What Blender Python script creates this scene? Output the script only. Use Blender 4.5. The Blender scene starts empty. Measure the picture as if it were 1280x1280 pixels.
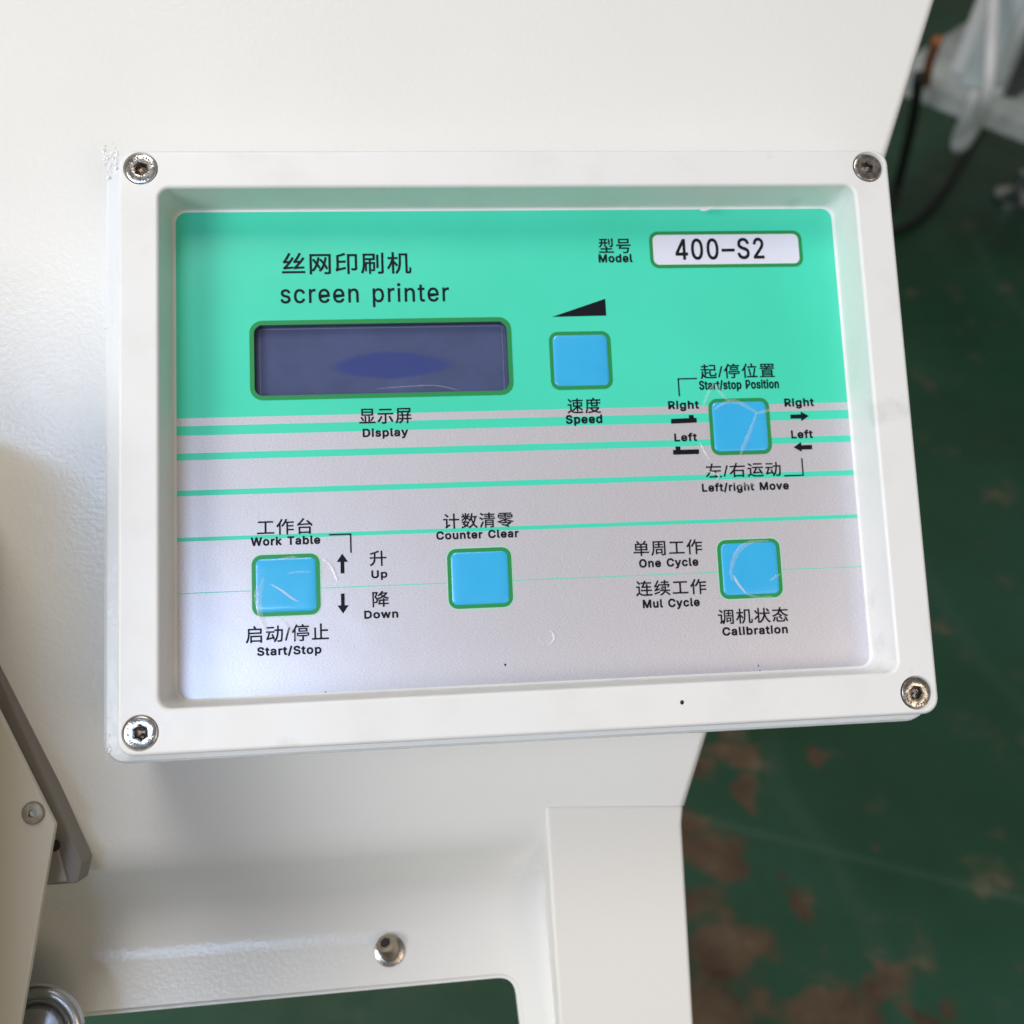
import bpy, bmesh, math, random
from mathutils import Vector, Matrix
random.seed(7)
SC = bpy.context.scene
COL = SC.collection
rad = math.radians

# ------------------------------------------------------------------ camera
TH = rad(55)                                   # how far the panel leans back
s_, c_ = math.sin(TH), math.cos(TH)
# panel frame: x right, y up along the panel, z out of it; its origin is the lower left screw
TW = Matrix(((1, 0, 0, 0), (0, s_, -c_, 0), (0, c_, s_, 0.95), (0, 0, 0, 1)))
RP = Matrix(((0.995216, -0.04455, 0.086952), (0.03336, 0.991451, 0.126147), (-0.091829, -0.122643, 0.988193)))
CP = Vector((0.07801384, 0.0216028, 0.28964703))
FPX = 1261.14
cam_d = bpy.data.cameras.new('camera')
cam = bpy.data.objects.new('camera', cam_d)
COL.objects.link(cam)
cam.matrix_world = TW @ Matrix.Translation(CP) @ RP.transposed().to_4x4()
cam_d.sensor_width = 36.0
cam_d.lens = 36.0 * FPX / 1280.0
cam_d.clip_start = 0.01
cam_d.clip_end = 100
cam_d.dof.use_dof = True
cam_d.dof.focus_distance = 0.292
cam_d.dof.aperture_fstop = 10.5
cam_d.dof.aperture_blades = 0
SC.camera = cam

# ------------------------------------------------------------------ light
world = bpy.data.worlds.new('World')
SC.world = world
world.use_nodes = True
bg = world.node_tree.nodes['Background']
bg.inputs['Color'].default_value = (1.0, 0.94, 0.85, 1)
bg.inputs['Strength'].default_value = 0.16

def area(name, pdir, dist, sx, sy, power, colour):
    """a window, ceiling or fill light: pdir is where it stands as seen from the middle of the panel"""
    l = bpy.data.lights.new(name, 'AREA')
    l.shape = 'RECTANGLE'; l.size = sx; l.size_y = sy
    l.energy = power; l.color = colour
    o = bpy.data.objects.new(name, l)
    COL.objects.link(o)
    mid = TW @ Vector((0.11, 0.08, 0.0))
    d = (TW.to_3x3() @ Vector(pdir)).normalized()
    o.location = mid + d * dist
    o.rotation_euler = d.to_track_quat('Z', 'Y').to_euler()
    return o
area('window_light', (-0.95, -0.12, 0.85), 2.2, 1.0, 0.8, 29, (0.97, 0.985, 1.0))
area('skylight', (-0.33, -0.075, 1.0), 2.4, 0.80, 0.13, 10.5, (0.46, 0.66, 1.0))
area('warm_fill_light', (0.60, -0.40, 1.0), 3.0, 1.2, 1.2, 12, (1.0, 0.82, 0.64))  # added warm fill lamp, brightens the right side and the recess walls
area('ceiling_light', (-0.22, 0.90, 0.95), 2.8, 1.3, 0.8, 25, (1.0, 0.965, 0.90))

SC.view_settings.view_transform = 'Standard'
SC.view_settings.look = 'None'
SC.view_settings.exposure = 0.10
SC.view_settings.gamma = 1.0

# ------------------------------------------------------------------ helpers
def ray(px, py):
    return RP.transposed() @ Vector(((px - 640) / FPX, (640 - py) / FPX, -1))
def hitp(px, py, pt, n):
    """point in the panel frame where the sight line meets the plane (pt, n)"""
    d = ray(px, py)
    t = (Vector(pt) - CP).dot(Vector(n)) / d.dot(Vector(n))
    return CP + d * t
def onz(px, py, z):
    return hitp(px, py, (0, 0, z), (0, 0, 1))
TWI = TW.inverted()
def hitw(px, py, pt, n):
    """the same for a world plane, point in world space"""
    pw = TWI @ Vector(pt); nw = TWI.to_3x3() @ Vector(n)
    return TW @ hitp(px, py, pw, nw)

def empty(name, label, cat, mat=None, group=None):
    o = bpy.data.objects.new(name, None); COL.objects.link(o)
    o.empty_display_size = 0.02
    if mat is not None: o.matrix_world = mat
    o['label'] = label; o['category'] = cat
    if group: o['group'] = group
    return o
def link(name, me, mat, parent=None, label=None):
    me.name = name
    o = bpy.data.objects.new(name, me); COL.objects.link(o)
    if mat: me.materials.clear(); me.materials.append(mat)
    if parent is not None: o.parent = parent
    if label: o['label'] = label
    return o
def mesh_of(bm, smooth=False, sharp=None):
    me = bpy.data.meshes.new('m')
    bmesh.ops.recalc_face_normals(bm, faces=bm.faces[:])
    bm.to_mesh(me); bm.free()
    if smooth:
        for p in me.polygons: p.use_smooth = True
        if sharp: me.set_sharp_from_angle(angle=rad(sharp))
    return me
def rrect(x0, x1, y0, y1, r, z, n=8):
    pts = []
    for cx, cy, a0 in ((x1 - r, y1 - r, 0), (x0 + r, y1 - r, 90), (x0 + r, y0 + r, 180), (x1 - r, y0 + r, 270)):
        for i in range(n + 1):
            a = rad(a0 + 90.0 * i / n)
            pts.append(Vector((cx + r * math.cos(a), cy + r * math.sin(a), z)))
    return pts
def loft(bm, loops, cap0=False, cap1=False, closed=False):
    vs = [[bm.verts.new(p) for p in L] for L in loops]
    n = len(vs[0])
    pairs = list(zip(vs, vs[1:])) + ([(vs[-1], vs[0])] if closed else [])
    for a, b in pairs:
        for i in range(n):
            bm.faces.new((a[i], a[(i + 1) % n], b[(i + 1) % n], b[i]))
    if cap0: bm.faces.new(vs[0])
    if cap1: bm.faces.new(vs[-1][::-1])
    return vs
def prism(pts, depth_vec, bevel=0.0, seg=3):
    bm = bmesh.new()
    d = Vector(depth_vec)
    a = [bm.verts.new(p) for p in pts]; b = [bm.verts.new(Vector(p) + d) for p in pts]
    bm.faces.new(a); bm.faces.new(b[::-1])
    n = len(a)
    for i in range(n): bm.faces.new((a[i], b[i], b[(i + 1) % n], a[(i + 1) % n]))
    bmesh.ops.recalc_face_normals(bm, faces=bm.faces[:])
    if bevel:
        bmesh.ops.bevel(bm, geom=bm.edges[:], offset=bevel, segments=seg, affect='EDGES', profile=0.5)
    return bm
def tube(bm, pts, r, n=10, closed=False, caps=True):
    pts = [Vector(p) for p in pts]; rings = []
    m = len(pts); up = Vector((0.12, 0.33, 0.93)).normalized()
    for i, p in enumerate(pts):
        if closed: t = pts[(i + 1) % m] - pts[i - 1]
        else: t = pts[min(i + 1, m - 1)] - pts[max(i - 1, 0)]
        t.normalize()
        if i == 0: u = t.cross(up).normalized()
        else: u = (u - t * u.dot(t)).normalized()
        v = t.cross(u)
        rr = r[i] if isinstance(r, (list, tuple)) else r
        rings.append([p + (u * math.cos(2 * math.pi * k / n) + v * math.sin(2 * math.pi * k / n)) * rr for k in range(n)])
    loft(bm, rings, caps and not closed, caps and not closed, closed)
def smooth_path(pts, k=8):
    pts = [Vector(p) for p in pts]; out = []
    for i in range(len(pts) - 1):
        p0 = pts[max(i - 1, 0)]; p1 = pts[i]; p2 = pts[i + 1]; p3 = pts[min(i + 2, len(pts) - 1)]
        for j in range(k):
            t = j / k
            out.append(0.5 * ((2 * p1) + (p2 - p0) * t + (2 * p0 - 5 * p1 + 4 * p2 - p3) * t * t + (3 * p1 - p0 - 3 * p2 + p3) * t ** 3))
    out.append(pts[-1]); return out

# ------------------------------------------------------------------ materials
def srgb(r, g, b):
    f = lambda v: (v / 255) / 12.92 if v / 255 <= 0.04045 else ((v / 255 + 0.055) / 1.055) ** 2.4
    return (f(r), f(g), f(b), 1)
def material(name, colour, rough=0.5, metal=0.0, coat=0.0, spec=0.5):
    m = bpy.data.materials.new(name); m.use_nodes = True
    b = m.node_tree.nodes['Principled BSDF']
    b.inputs['Base Color'].default_value = colour
    b.inputs['Roughness'].default_value = rough
    b.inputs['Metallic'].default_value = metal
    b.inputs['Coat Weight'].default_value = coat
    b.inputs['Coat Roughness'].default_value = 0.12
    b.inputs['Specular IOR Level'].default_value = spec
    return m, m.node_tree, b
def N(nt, kind, **kw):
    n = nt.nodes.new(kind)
    for k, v in kw.items():
        if k.startswith('i_'): n.inputs[k[2:].replace('_', ' ')].default_value = v
        else: setattr(n, k, v)
    return n
def noise(nt, scale, detail=3, vec=None, rough=0.55):
    n = N(nt, 'ShaderNodeTexNoise', i_Scale=scale, i_Detail=detail, i_Roughness=rough)
    if vec is None:
        tc = N(nt, 'ShaderNodeTexCoord'); vec = tc.outputs['Object']
    nt.links.new(vec, n.inputs['Vector'])
    return n.outputs['Fac']
def bump(nt, b, h, strength, dist):
    n = N(nt, 'ShaderNodeBump', i_Strength=strength, i_Distance=dist)
    nt.links.new(h, n.inputs['Height']); nt.links.new(n.outputs[0], b.inputs['Normal'])
def ramp(nt, fac, stops, interp='LINEAR'):
    r = N(nt, 'ShaderNodeValToRGB'); r.color_ramp.interpolation = interp
    e = r.color_ramp.elements
    while len(e) > 1: e.remove(e[-1])
    e[0].position, e[0].color = stops[0]
    for p, c in stops[1:]:
        q = e.new(p); q.color = c
    nt.links.new(fac, r.inputs[0]); return r.outputs[0]
def math_(nt, op, a, b=None, clamp=False):
    n = N(nt, 'ShaderNodeMath', operation=op, use_clamp=clamp)
    for i, v in enumerate((a, b)):
        if v is None: continue
        if isinstance(v, (int, float)): n.inputs[i].default_value = v
        else: nt.links.new(v, n.inputs[i])
    return n.outputs[0]
def mix(nt, fac, a, b):
    n = N(nt, 'ShaderNodeMix', data_type='RGBA')
    for key, v in ((0, fac), (6, a), (7, b)):
        if isinstance(v, (int, float, tuple)): n.inputs[key].default_value = v
        else: nt.links.new(v, n.inputs[key])
    return n.outputs[2]

# painted sheet metal with a fine orange-peel skin
M_paint, nt, b = material('cream_powder_coat', (0.80, 0.79, 0.745, 1), 0.30)
nt.links.new(ramp(nt, noise(nt, 9, 4), [(0.3, (0.81, 0.79, 0.75, 1)), (0.7, (0.835, 0.82, 0.785, 1))]), b.inputs['Base Color'])
bump(nt, b, noise(nt, 680, 2.0), 0.19, 0.0005)
nt.links.new(ramp(nt, noise(nt, 30, 3), [(0.3, (0.20,) * 3 + (1,)), (0.7, (0.28,) * 3 + (1,))]), b.inputs['Roughness'])
M_paint2, nt, b = material('cream_paint_column', (0.80, 0.765, 0.715, 1), 0.42)
bump(nt, b, noise(nt, 700, 2), 0.12, 0.0005)
M_abs, nt, b = material('white_moulded_plastic', (0.83, 0.815, 0.80, 1), 0.38)
nt.links.new(ramp(nt, noise(nt, 38, 5), [(0.32, (0.79, 0.775, 0.755, 1)), (0.5, (0.835, 0.82, 0.80, 1)), (0.66, (0.84, 0.825, 0.81, 1)), (0.74, (0.74, 0.725, 0.70, 1))]), b.inputs['Base Color'])
bump(nt, b, noise(nt, 1500, 3), 0.09, 0.0003)
nt.links.new(ramp(nt, noise(nt, 55, 5), [(0.35, (0.30,) * 3 + (1,)), (0.65, (0.48,) * 3 + (1,))]), b.inputs['Roughness'])
M_base, nt, b = material('milky_plastic', (0.80, 0.815, 0.825, 1), 0.22, coat=0.4)
b.inputs['Subsurface Weight'].default_value = 0.25
b.inputs['Subsurface Radius'].default_value = (0.004, 0.004, 0.004)
bump(nt, b, noise(nt, 260, 4), 0.25, 0.001)
M_glint, nt, b = material('clear_glue_crumbs', (0.9, 0.92, 0.93, 1), 0.08, coat=1.0)
M_steel, nt, b = material('stainless_steel', (0.62, 0.58, 0.54, 1), 0.24, 1.0)
bump(nt, b, noise(nt, 900, 3), 0.25, 0.0004)
nt.links.new(ramp(nt, noise(nt, 500, 4), [(0.35, (0.36, 0.33, 0.30, 1)), (0.6, (0.70, 0.67, 0.63, 1))]), b.inputs['Base Color'])
M_socket, nt, b = material('socket_steel', (0.33, 0.28, 0.25, 1), 0.3, 1.0)
bump(nt, b, noise(nt, 600, 3), 0.6, 0.0006)
M_dull, nt, b = material('dull_brownish_zinc', (0.42, 0.36, 0.28, 1), 0.42, 1.0)
bump(nt, b, noise(nt, 500, 3), 0.5, 0.0006)
M_chrome, nt, b = material('chrome', (0.60, 0.61, 0.63, 1), 0.30, 1.0)
M_dark, nt, b = material('dark_gap', (0.02, 0.018, 0.016, 1), 0.7)
M_ink, nt, b = material('black_ink', (0.004, 0.005, 0.010, 1), 0.5, spec=0.2)
M_ink2, nt, b = material('grey_black_ink', (0.008, 0.008, 0.012, 1), 0.5, spec=0.2)
M_green_line, nt, b = material('button_border_green', srgb(36, 142, 74), 0.35, coat=0.25)
M_mint, nt, b = material('mint_halo', srgb(176, 226, 200), 0.4, coat=0.2)
M_blue, nt, b = material('button_blue', srgb(52, 176, 232), 0.34, coat=0.35)
nt.links.new(ramp(nt, noise(nt, 120, 3), [(0.3, srgb(52, 176, 231)), (0.7, srgb(56, 181, 233))]), b.inputs['Base Color'])
bump(nt, b, noise(nt, 90, 2), 0.08, 0.002)
M_tag, nt, b = material('model_tag_white', srgb(226, 226, 240), 0.35, coat=0.3)
M_lcdwall, nt, b = material('display_window_edge', (0.045, 0.05, 0.075, 1), 0.35)
M_film, nt, b = material('film_crease', (0.86, 0.90, 0.94, 1), 0.15, coat=1.0)
b.inputs['Alpha'].default_value = 0.18
M_film2, nt, b = material('film_crease_bright', (0.95, 0.96, 0.97, 1), 0.15, coat=1.0)
b.inputs['Alpha'].default_value = 0.48
M_black, nt, b = material('black_speck', (0.01, 0.01, 0.01, 1), 0.6)
M_bracket, nt, b = material('grey_bracket_paint', (0.20, 0.18, 0.155, 1), 0.42)
M_cover, nt, b = material('beige_cover_paint', (0.60, 0.555, 0.46, 1), 0.40)
bump(nt, b, noise(nt, 600, 2), 0.1, 0.0005)
M_cable, nt, b = material('black_rubber', (0.012, 0.013, 0.013, 1), 0.55)
M_tubew, nt, b = material('pale_plastic_tube', (0.86, 0.87, 0.88, 1), 0.35)
M_bench, nt, b = material('bench_paint', (0.36, 0.42, 0.40, 1), 0.4)
nt.links.new(ramp(nt, noise(nt, 7, 4), [(0.35, (0.42, 0.46, 0.45, 1)), (0.65, (0.66, 0.71, 0.70, 1))]), b.inputs['Base Color'])
M_bench2, nt, b = material('pale_blue_enamel', (0.64, 0.74, 0.77, 1), 0.4)
M_orange, nt, b = material('orange_plastic', (0.40, 0.14, 0.05, 1), 0.45)
M_dgrey, nt, b = material('dark_grey_plastic', (0.06, 0.065, 0.065, 1), 0.5)

# ------------------------------------------------------------------ lettering outlines (advance, outline polygons; 500 units to the em)
G = {
    '-': (227, '214,122 214,96 14,96 14,122'),
    '/': (125, '117,266 36,-38 7,-38 89,266'),
    '0': (227, '113,-3 100,-2 87,0 76,5 65,12 56,21 47,31 40,43 34,57 30,72 27,89 25,107 24,127 25,147 27,165 30,182 35,197 40,211 48,223 56,234 65,242 76,249 87,254 100,257 113,258 127,257 139,254 151,249 161,242 171,234 179,223 186,211 192,197 197,182 200,165 202,147 203,127 202,107 200,89 197,72 192,57 186,43 179,31 171,21 162,12 151,5 140,0 127,-2;113,25 131,28 145,37 151,44 157,52 161,61 165,72 168,84 170,97 171,111 172,127 171,143 170,157 168,170 165,182 161,193 157,203 151,211 145,218 131,227 113,230 96,227 82,218 75,211 70,203 65,193 62,182 59,170 56,157 55,143 55,127 55,111 56,97 59,84 62,72 65,61 70,52 75,44 82,37 96,28'),
    '2': (227, '32,0 32,24 117,114 141,141 155,163 159,174 160,186 159,198 154,209 146,218 137,224 125,228 112,230 98,228 86,224 77,216 69,207 65,195 64,181 33,181 33,192 35,202 39,212 43,221 55,237 72,248 81,252 91,255 101,257 112,258 124,257 134,255 144,252 153,248 169,237 181,223 188,205 191,186 189,172 185,159 179,145 168,129 133,90 76,30 76,28 195,28 195,0'),
    '4': (227, '20,53 20,84 134,254 171,254 171,83 207,83 207,53 171,53 171,0 139,0 139,53;139,83 139,210 54,83'),
    'C': (255, '134,-3 118,-2 103,1 88,6 75,12 63,21 52,32 43,44 35,58 28,73 24,90 21,108 20,127 21,146 24,165 28,181 35,197 43,210 52,223 63,233 75,242 88,249 103,254 118,257 134,258 152,256 170,252 186,245 201,236 214,224 224,209 232,193 236,174 204,174 200,186 195,197 179,214 158,224 134,228 122,227 111,225 101,221 92,216 83,210 75,202 68,192 62,182 58,170 54,157 52,143 52,127 52,111 54,97 58,84 63,72 68,62 75,53 83,45 92,38 101,33 112,29 122,27 134,26 158,30 179,40 195,57 204,80 236,80 232,62 224,45 214,31 201,19 187,9 170,2 153,-2'),
    'D': (251, '109,0 48,0 48,29 107,29 122,29 136,31 148,35 159,40 169,47 177,55 184,64 189,75 194,86 197,99 199,113 200,128 199,142 197,156 194,169 190,180 184,191 177,200 169,208 160,214 149,219 138,223 125,225 110,226 47,226 47,254 113,254 131,253 147,251 162,246 176,239 189,231 200,221 209,209 217,196 223,181 227,164 230,147 231,128 230,109 227,91 223,74 217,59 209,46 199,34 188,24 175,15 161,9 145,4 128,1;62,254 62,0 30,0 30,254'),
    'L': (196, '30,0 30,254 62,254 62,29 181,29 181,0'),
    'M': (314, '30,0 30,254 76,254 139,94 144,79 150,61 156,42 161,24 154,24 159,41 165,61 171,79 176,94 238,254 284,254 284,0 252,0 252,145 252,163 253,184 253,207 253,229 256,229 249,205 241,181 234,161 228,145 171,0 143,0 85,145 80,160 72,181 65,204 56,229 59,229 60,208 60,186 61,164 61,145 61,0'),
    'O': (267, '133,-3 118,-2 103,1 88,6 75,12 63,21 52,32 43,44 35,58 28,73 24,90 21,108 20,127 21,146 24,165 28,181 35,197 43,210 52,223 63,233 75,242 88,249 103,254 118,257 133,258 149,257 164,254 179,249 192,242 204,233 215,223 224,210 232,197 238,181 243,165 246,146 247,127 246,108 243,90 238,73 232,58 224,44 215,32 204,21 192,12 179,6 164,1 149,-2;133,26 145,27 155,29 165,33 175,38 184,44 191,52 198,61 204,72 209,84 212,97 214,111 215,127 214,143 212,157 209,170 204,182 198,193 191,202 184,210 175,216 165,221 155,225 145,227 133,228 122,227 112,225 102,221 92,216 83,210 75,202 69,193 63,182 58,170 54,157 52,143 52,127 52,111 54,97 58,84 63,72 69,62 75,52 83,45 92,38 102,33 112,29 122,27'),
    'P': (222, '30,0 30,254 118,254 132,254 144,252 156,248 166,244 175,238 183,231 190,223 195,215 199,205 202,195 204,185 204,174 204,163 202,152 199,142 195,133 190,124 183,116 175,109 166,104 156,99 144,96 132,94 118,93 55,93 55,121 116,121 134,123 149,128 159,136 167,147 171,160 172,174 171,188 167,201 159,211 148,219 134,224 116,226 62,226 62,0'),
    'R': (224, '30,0 30,254 118,254 132,254 145,252 156,249 167,244 183,232 195,217 199,207 202,198 204,187 205,176 204,165 202,154 199,145 195,136 183,120 166,109 156,104 145,101 132,99 118,99 48,99 48,128 117,128 135,129 149,133 160,141 167,150 171,162 173,176 171,190 167,202 159,212 149,220 134,224 116,226 62,226 62,0;177,0 115,115 151,115 214,0'),
    'S': (223, '112,-4 98,-4 86,-2 74,1 64,5 54,10 46,15 38,22 32,30 27,39 23,48 20,58 19,68 52,68 55,55 62,44 71,35 83,29 97,26 112,25 128,26 143,30 155,37 165,46 171,57 173,70 171,81 166,89 158,96 148,102 122,111 92,120 77,124 64,130 53,137 43,145 36,153 30,163 27,174 26,186 29,206 37,224 44,231 51,238 59,244 69,249 79,253 90,256 101,257 114,258 126,257 137,256 148,253 158,249 175,238 189,224 197,208 200,189 169,189 163,206 151,219 143,223 134,227 124,229 112,229 97,228 84,224 73,218 64,209 59,199 58,188 60,176 65,167 74,160 85,154 106,147 132,140 156,132 179,119 189,110 197,99 202,85 204,69 201,50 193,32 187,24 180,17 171,11 162,5 151,1 139,-2 126,-4'),
    'T': (224, '16,226 16,254 208,254 208,226 128,226 128,0 96,0 96,226'),
    'U': (259, '129,-4 115,-3 101,-1 89,3 77,8 66,14 57,22 49,30 42,40 37,51 33,62 31,74 30,87 30,254 62,254 62,89 64,72 70,57 80,44 94,34 110,28 129,26 149,28 165,34 179,44 188,57 194,72 196,89 196,254 229,254 229,87 228,74 226,62 222,51 216,40 210,30 201,22 192,14 182,8 170,3 157,-1 144,-3'),
    'W': (343, '78,0 8,254 41,254 82,98 88,73 93,47 98,20 95,20 100,47 106,73 112,98 153,254 190,254 231,98 237,73 243,47 249,20 244,20 249,47 255,73 261,98 302,254 335,254 265,0 228,0 184,161 176,196 168,237 175,237 167,197 159,161 115,0'),
    'a': (195, '80,-4 63,-3 47,2 34,11 24,22 17,37 15,54 17,69 22,80 29,90 39,97 63,105 89,110 117,113 133,117 136,121 138,127 138,128 137,139 133,148 128,156 120,161 110,164 98,165 85,164 75,161 59,150 50,137 20,146 29,161 39,173 52,182 66,188 82,191 97,192 119,190 143,180 153,172 161,160 167,145 168,126 168,0 138,0 138,26 136,26 126,12 108,1 95,-3;85,23 101,24 114,29 124,37 132,47 136,57 138,69 138,95 130,91 116,88 100,86 88,84 67,79 58,75 52,70 47,62 46,52 47,43 51,36 57,30 65,26'),
    'b': (212, '115,-4 99,-3 86,2 69,16 59,29 56,29 56,0 26,0 26,254 57,254 57,160 59,160 69,173 86,186 98,191 115,192 126,191 137,189 147,185 156,180 165,174 173,166 179,157 185,146 189,135 193,122 194,109 195,94 194,80 193,66 189,54 185,42 179,32 173,23 165,15 157,8 147,3 137,-1 126,-3;110,23 126,26 140,33 150,44 158,58 163,75 164,95 163,114 158,131 150,145 140,156 126,163 110,165 94,163 81,156 70,145 62,131 58,114 56,95 58,75 63,58 70,43 81,32 94,26'),
    'c': (198, '104,-4 91,-3 79,-1 69,3 58,8 49,15 41,23 34,32 28,43 23,54 20,66 18,80 17,94 18,108 20,122 23,134 28,146 34,156 41,165 49,173 58,180 69,185 79,189 91,191 104,192 130,189 153,178 170,161 181,138 151,131 145,145 135,155 121,162 104,165 86,162 73,155 62,144 54,129 50,112 48,94 50,75 54,59 62,44 73,33 86,26 104,23 121,26 135,33 146,44 152,59 181,51 177,39 171,28 153,11 130,0'),
    'd': (212, '98,-4 86,-3 75,-1 65,3 56,8 47,15 40,23 33,32 27,42 23,54 20,66 18,80 17,94 18,109 20,122 23,135 27,146 33,157 40,166 47,174 56,180 65,185 75,189 86,191 98,192 114,191 126,186 144,173 153,160 155,160 155,254 186,254 186,0 156,0 156,29 153,29 143,16 126,2 114,-3;102,23 118,26 132,32 142,43 150,58 154,75 156,95 154,114 150,131 142,145 132,156 118,163 102,165 86,163 72,156 62,145 54,131 50,114 48,95 50,75 54,58 62,44 73,33 86,26'),
    'e': (202, '106,-4 93,-3 80,-1 69,3 58,8 49,15 41,23 34,32 28,42 23,54 20,66 18,79 17,93 18,108 20,121 23,133 28,145 33,155 40,165 48,173 58,180 68,185 78,189 90,191 103,192 118,191 133,187 147,180 160,170 170,157 179,141 182,131 184,121 185,109 186,97 186,85 37,85 37,110 169,110 155,101 153,119 149,134 141,147 131,157 118,163 103,165 87,163 73,157 62,147 54,135 50,121 48,105 48,89 50,69 55,53 64,40 76,31 90,25 106,23 127,26 143,36 153,53 182,45 177,32 168,20 156,10 141,2 125,-3'),
    'f': (127, '114,190 114,164 3,164 3,190;40,0 40,216 42,231 48,243 57,252 68,259 80,264 94,265 111,263 121,260 114,234 107,236 97,237 85,235 77,230 72,221 71,209 71,0'),
    'g': (213, '103,-75 84,-74 67,-70 53,-63 41,-55 32,-45 25,-35 51,-20 61,-33 77,-44 89,-48 103,-49 124,-46 141,-38 152,-23 156,-3 156,34 153,34 143,21 126,8 114,4 97,2 86,3 76,5 66,9 56,13 48,19 40,27 33,35 28,45 23,56 20,68 18,81 17,96 18,110 20,123 23,135 27,147 33,157 40,166 48,174 56,180 66,185 76,189 87,191 98,192 114,191 127,186 144,173 154,159 157,159 157,190 186,190 186,-4 186,-16 183,-27 180,-36 175,-45 162,-59 145,-68 136,-71 125,-73 115,-75;102,30 118,32 132,38 142,47 150,61 155,77 156,96 155,115 150,132 142,146 132,156 119,163 102,165 86,163 73,156 62,145 54,131 50,115 48,96 50,78 54,61 62,48 73,38 86,32'),
    'h': (205, '57,113 57,0 26,0 26,254 57,254 57,144 51,144 56,156 62,166 68,175 76,181 94,189 114,192 132,190 148,184 161,174 170,160 174,152 177,142 178,132 179,120 179,0 148,0 148,118 145,137 136,152 123,161 105,165 92,163 80,159 71,151 63,141 58,129'),
    'i': (83, '26,0 26,190 57,190 57,0;42,221 34,223 27,227 22,234 21,242 22,249 27,256 34,260 42,262 50,260 57,256 62,249 63,242 62,234 57,227 50,223'),
    'k': (190, '55,68 55,106 60,106 142,190 180,190 92,100 89,100;26,0 26,254 57,254 57,0;147,0 74,93 96,114 186,0'),
    'l': (95, '70,-1 50,2 37,10 29,24 26,42 26,254 57,254 57,49 58,38 60,31 65,27 73,26 80,26 85,27 90,1 81,0'),
    'n': (205, '57,113 57,0 26,0 26,190 56,190 56,144 51,144 56,156 62,166 68,175 76,181 94,189 114,192 132,190 147,184 160,174 170,160 174,152 176,142 178,132 179,120 179,0 148,0 148,118 145,137 136,152 123,161 105,165 92,163 80,159 71,151 63,141 58,129'),
    'o': (208, '104,-4 91,-3 79,-1 69,3 58,8 49,15 41,23 34,32 28,43 23,54 20,66 18,80 17,94 18,108 20,122 23,134 28,146 34,156 41,165 49,173 58,180 69,185 79,189 91,191 104,192 116,191 128,189 139,185 149,180 159,173 167,165 174,156 180,146 184,134 188,122 190,108 191,94 190,80 188,66 184,54 180,43 174,32 167,23 159,15 149,8 139,3 128,-1 116,-3;104,23 121,26 135,33 146,44 154,59 158,75 160,94 158,112 154,129 146,144 135,155 121,162 104,165 86,162 73,155 62,144 54,129 50,112 48,94 50,75 54,59 62,44 73,33 86,26'),
    'p': (212, '26,-71 26,190 56,190 56,160 59,160 69,173 86,186 98,191 115,192 126,191 137,189 147,185 156,180 165,174 173,166 179,157 185,146 189,135 193,122 194,109 195,94 194,80 193,66 189,54 185,42 179,32 173,23 165,15 157,8 147,3 137,-1 126,-3 115,-4 99,-3 86,2 69,16 59,29 57,29 57,-71;110,23 126,26 140,33 150,44 158,58 163,75 164,95 163,114 158,131 150,145 140,156 126,163 110,165 94,163 81,156 70,145 62,131 58,114 56,95 58,75 63,58 70,43 81,32 94,26'),
    'r': (130, '26,0 26,190 56,190 56,160 58,160 65,173 76,184 90,190 107,192 115,192 122,192 122,161 115,162 103,163 91,161 80,157 70,151 63,142 58,131 57,118 57,0'),
    's': (182, '91,-4 72,-3 56,2 42,9 31,19 23,32 18,47 47,53 53,40 62,30 75,25 91,23 108,25 122,31 131,40 134,51 132,60 127,68 118,74 106,78 75,85 63,89 52,93 43,98 36,104 27,119 23,137 26,152 33,166 43,177 58,185 74,190 94,192 112,191 127,186 140,179 149,170 157,158 162,145 134,139 129,149 121,158 110,164 94,166 78,164 65,158 57,150 54,139 56,129 62,122 72,116 86,111 115,105 127,101 137,97 146,92 153,86 162,71 166,53 163,37 156,24 145,12 130,3 112,-2'),
    't': (114, '102,190 102,164 3,164 3,190;32,236 63,236 63,49 64,38 68,31 75,26 85,25 93,26 101,27 107,1 96,-1 84,-2 73,-1 62,1 53,5 46,11 36,26 32,46'),
    'u': (205, '91,-3 73,-1 57,5 44,15 35,29 31,38 28,47 27,58 26,69 26,190 57,190 57,72 60,52 68,37 82,28 100,25 113,27 125,31 134,38 142,48 146,61 148,76 148,190 179,190 179,0 149,0 149,46 154,46 149,34 143,23 136,15 129,8 111,0'),
    'v': (195, '81,0 9,190 42,190 83,78 93,43 103,10 92,10 101,43 112,78 152,190 186,190 113,0'),
    'w': (284, '69,0 11,190 44,190 67,107 77,68 88,21 82,21 93,67 103,107 126,190 158,190 181,107 191,68 201,21 196,21 206,68 217,107 240,190 272,190 215,0 184,0 159,86 152,112 145,140 138,169 145,169 138,140 131,112 124,86 99,0'),
    'y': (195, '24,-69 31,-43 36,-44 52,-44 59,-42 65,-37 71,-29 75,-18 81,-1 9,190 42,190 83,78 93,43 103,10 92,10 101,43 112,78 153,190 186,190 102,-29 88,-54 80,-62 70,-68 58,-71 46,-73 32,-72'),
}
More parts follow.
